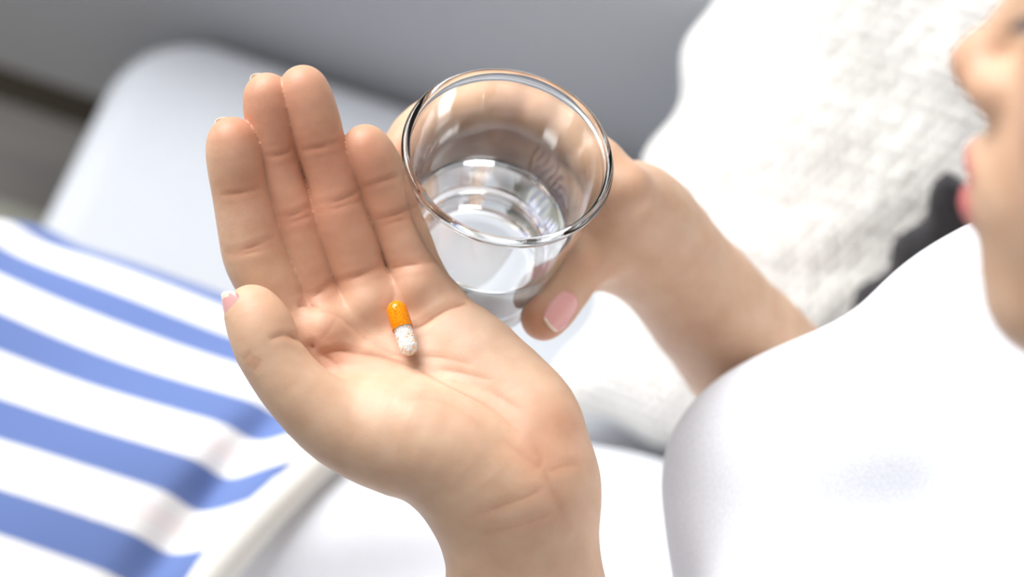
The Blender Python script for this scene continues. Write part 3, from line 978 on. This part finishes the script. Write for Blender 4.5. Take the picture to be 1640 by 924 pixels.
kc = link('cushion', pillow(0.46, 0.44, 0.12, 330, 320, knit, 0.004), M_KNIT)
place(kc, (0.266, 0.742, 0.628), (1, 0, 0.0), (0, 0.72, 0.69))
tag(kc, 'cream chunky knitted cushion leaning against the sofa arm', 'cushion')
bc = link('cushion', pillow(0.34, 0.26, 0.036, 60, 50, None, 0.003, 2), M_BLACK)  # black pillow shape filling a dark patch of unknown nature
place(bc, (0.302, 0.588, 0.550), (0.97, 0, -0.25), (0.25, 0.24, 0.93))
tag(bc, 'small black pillow shape filling the gap between the knitted cushion and the white shirt', 'cushion')

# ------------------------------------------------------------------ floor
me = bpy.data.meshes.new('floor')
me.from_pydata([(-3, -3, 0), (3, -3, 0), (3, 3, 0), (-3, 3, 0)], [], [(0, 1, 2, 3)])
fl = link('floor', me, M_FLOOR, smooth=False); fl['kind'] = 'structure'; fl['label'] = 'dark brown wooden floor'
rug = link('rug', rounded_box(-2.4, -0.31, -1.2, 0.885, 0.0005, 0.012, 0.03, rv=0.005), M_RUG)
tag(rug, 'pale grey rug on the floor in front of the sofa', 'rug')


# ------------------------------------------------------------------ drinking glass and water
def lathe(prof, n=128):
    v = []
    for r_, z in prof:
        for k in range(n):
            a_ = 2 * math.pi * k / n
            v.append((r_ * math.cos(a_), r_ * math.sin(a_), z))
    m_ = len(prof)
    f = []
    for i in range(m_ - 1):
        for k in range(n):
            k2 = (k + 1) % n
            f.append((i * n + k, i * n + k2, (i + 1) * n + k2, (i + 1) * n + k))
    bm = bmesh.new(); vv = [bm.verts.new(x) for x in v]
    for q in f: bm.faces.new([vv[i] for i in q])
    bmesh.ops.remove_doubles(bm, verts=bm.verts, dist=1e-6)
    bmesh.ops.recalc_face_normals(bm, faces=bm.faces)
    me = bpy.data.meshes.new('lathe'); bm.to_mesh(me); bm.free()
    return me


WALL = 0.0018; FLOOR_T = 0.014
prof = [(0.0, 0.0012), (0.012, 0.0008), (0.020, 0.0), (0.0232, 0.0)]
for t in np.linspace(0.0862, 0.0048, 40):
    prof.append((glass_r(t), GLASS_H - t))
R0 = glass_r(0.0016) - WALL / 2                               # rounded bead around the lip
for a_ in np.linspace(-60, 240, 22):
    prof.append((R0 + 0.00155 * math.cos(math.radians(a_)), GLASS_H - 0.0016 + 0.0016 * math.sin(math.radians(a_))))
for t in np.linspace(0.0048, GLASS_H - FLOOR_T - 0.004, 36):
    prof.append((glass_r(t) - WALL, GLASS_H - t))
rb = glass_r(GLASS_H - FLOOR_T) - WALL
for a_ in np.linspace(10, 90, 8):
    prof.append((rb - 0.004 + 0.004 * math.cos(math.radians(a_)), FLOOR_T + 0.004 - 0.004 * math.sin(math.radians(a_))))
prof += [(rb * 0.5, FLOOR_T - 0.0004), (0.0, FLOOR_T - 0.0008)]
glass = link('drinking_glass', lathe(prof), M_GLASS)
glass.location = GLASS_BOTTOM
tag(glass, 'clear drinking glass with a thick base gripped in the far hand', 'glass')
WL = GLASS_H - 0.0445
wp = [(0.0, FLOOR_T - 0.0006)]
wp.append((rb * 0.5, FLOOR_T - 0.0002))
for a_ in np.linspace(90, 10, 8):
    wp.append((rb - 0.004 + 0.00415 * math.cos(math.radians(a_)), FLOOR_T + 0.0042 - 0.004 * math.sin(math.radians(a_))))
for z in np.linspace(FLOOR_T + 0.006, WL, 14):
    wp.append((glass_r(GLASS_H - z) - WALL + 0.00015, z))
wp += [(glass_r(GLASS_H - WL) - WALL - 0.0006, WL - 0.0006), (glass_r(GLASS_H - WL) - WALL - 0.0025, WL - 0.0010), (0.012, WL - 0.0011), (0.0, WL - 0.0011)]
water = link('water', lathe(wp), M_WATER)
water.location = GLASS_BOTTOM
tag(water, 'clear still water filling the lower half of the drinking glass', 'water')

# ------------------------------------------------------------------ capsule on the palm
CR, CL = 0.0037, 0.0213
pa, pb = march(lhand, [(633, 506), (651, 563)])
mid = (pa + pb) / 2
nn = gradient(lhand, np.array([pa, mid, pb], np.float32), 0.002).mean(0); nn /= np.linalg.norm(nn)
ca = P(632.5, 504, 0.75); cb = P(649.5, 566, 0.75)
axis = (pb - pa); axis /= np.linalg.norm(axis)
cc = mid + nn * (CR - 0.0002)
for _ in range(40):                                          # lift until it only touches the skin
    smp = np.array([cc + axis * s for s in np.linspace(-CL / 2 + CR, CL / 2 - CR, 9)], np.float32)
    gap = float((lhand(smp) - CR).min())
    if abs(gap) < 5e-5: break
    cc = cc - nn * gap * 0.7
capsule = empty('capsule', tuple(cc))
ax_ = Vector(-axis); side = ax_.orthogonal().normalized()
mm = Matrix((side, ax_.cross(side), ax_)).transposed().to_4x4(); mm.translation = Vector(cc)
capsule.matrix_world = mm
tag(capsule, 'orange and clear capsule filled with tiny beads lying on the open palm', 'capsule')


def half(r_, z_end, z_open, sgn, thick):
    pr = []
    for a_ in np.linspace(90, 0, 14):
        pr.append((r_ * math.cos(math.radians(a_)), sgn * (z_end - r_ + r_ * math.sin(math.radians(a_)))))
    pr += [(r_, sgn * z_open), (r_ - thick * 0.3, sgn * (z_open - 0.0001)), (r_ - thick, sgn * z_open)]
    ri = r_ - thick
    for a_ in np.linspace(0, 90, 14):
        pr.append((ri * math.cos(math.radians(a_)), sgn * (z_end - r_ + ri * math.sin(math.radians(a_)))))
    return lathe(pr, 48)


o = link('cap', half(CR, CL / 2, -0.0002, 1, 0.00018), M_CAP, capsule); o['label'] = 'orange half of the shell'
o = link('shell', half(CR - 0.0002, CL / 2, -0.004, -1, 0.00012), M_SHELL, capsule); o['label'] = 'clear half of the shell'
ico = bmesh.new(); bmesh.ops.create_icosphere(ico, subdivisions=2, radius=1)
iv = np.array([v.co[:] for v in ico.verts]); fi = np.array([[v.index for v in f.verts] for f in ico.faces]); ico.free()


def beads(spots):
    v = np.concatenate([iv * r_ + np.array(c) for c, r_ in spots]); f = np.concatenate([fi + len(iv) * i for i in range(len(spots))])
    return from_arrays('beads', v, f)


def inner(z):                                               # inner radius of the capsule at z
    zz = abs(z); e = CL / 2 - CR
    ri = CR - 0.0004
    return ri if zz < e else math.sqrt(max(ri ** 2 - (zz - e) ** 2, 0))


spots = []
for br, tries, cls in ((0.00048, 90, 'o'), (0.00033, 9000, 'w')):
    for _ in range(tries):
        z = rng.uniform(-CL / 2 + 0.0007, 0.0035 if cls == 'w' else 0.0005)
        R_ = inner(z) - br - 0.00005
        if R_ <= 0: continue
        a_ = rng.uniform(0, 2 * math.pi); rr = R_ * math.sqrt(rng.uniform(0.45, 1)) if cls == 'w' else R_
        c = np.array((rr * math.cos(a_), rr * math.sin(a_), z))
        r_ = br * rng.uniform(0.85, 1.12)
        if cls == 'o' and sum(1 for s in spots) > 26: break
        if all((c[0] - s[0][0]) ** 2 + (c[1] - s[0][1]) ** 2 + (c[2] - s[0][2]) ** 2 > (r_ + s[1]) ** 2 * 0.72 for s in spots):
            spots.append((c, r_, cls))
for cls, m_, lab in (('w', M_BEADW, 'white beads'), ('o', M_BEADO, 'pale orange beads')):
    o = link('beads', beads([(c, r_) for c, r_, k in spots if k == cls]), m_, capsule)
    o['kind'] = 'stuff'; o['label'] = lab
# the powder core that the beads surround
pr = [(0.0, CL / 2 - 0.0012)]
for z in np.linspace(CL / 2 - 0.0014, -CL / 2 + 0.0014, 24):
    pr.append((max(inner(z) - 0.0006, 0.0002), z))
pr.append((0.0, -CL / 2 + 0.0012))
o = link('filling', lathe(pr, 40), M_BEADW, capsule)
print('verts', len(vL), len(vR), len(vB), len(vS))
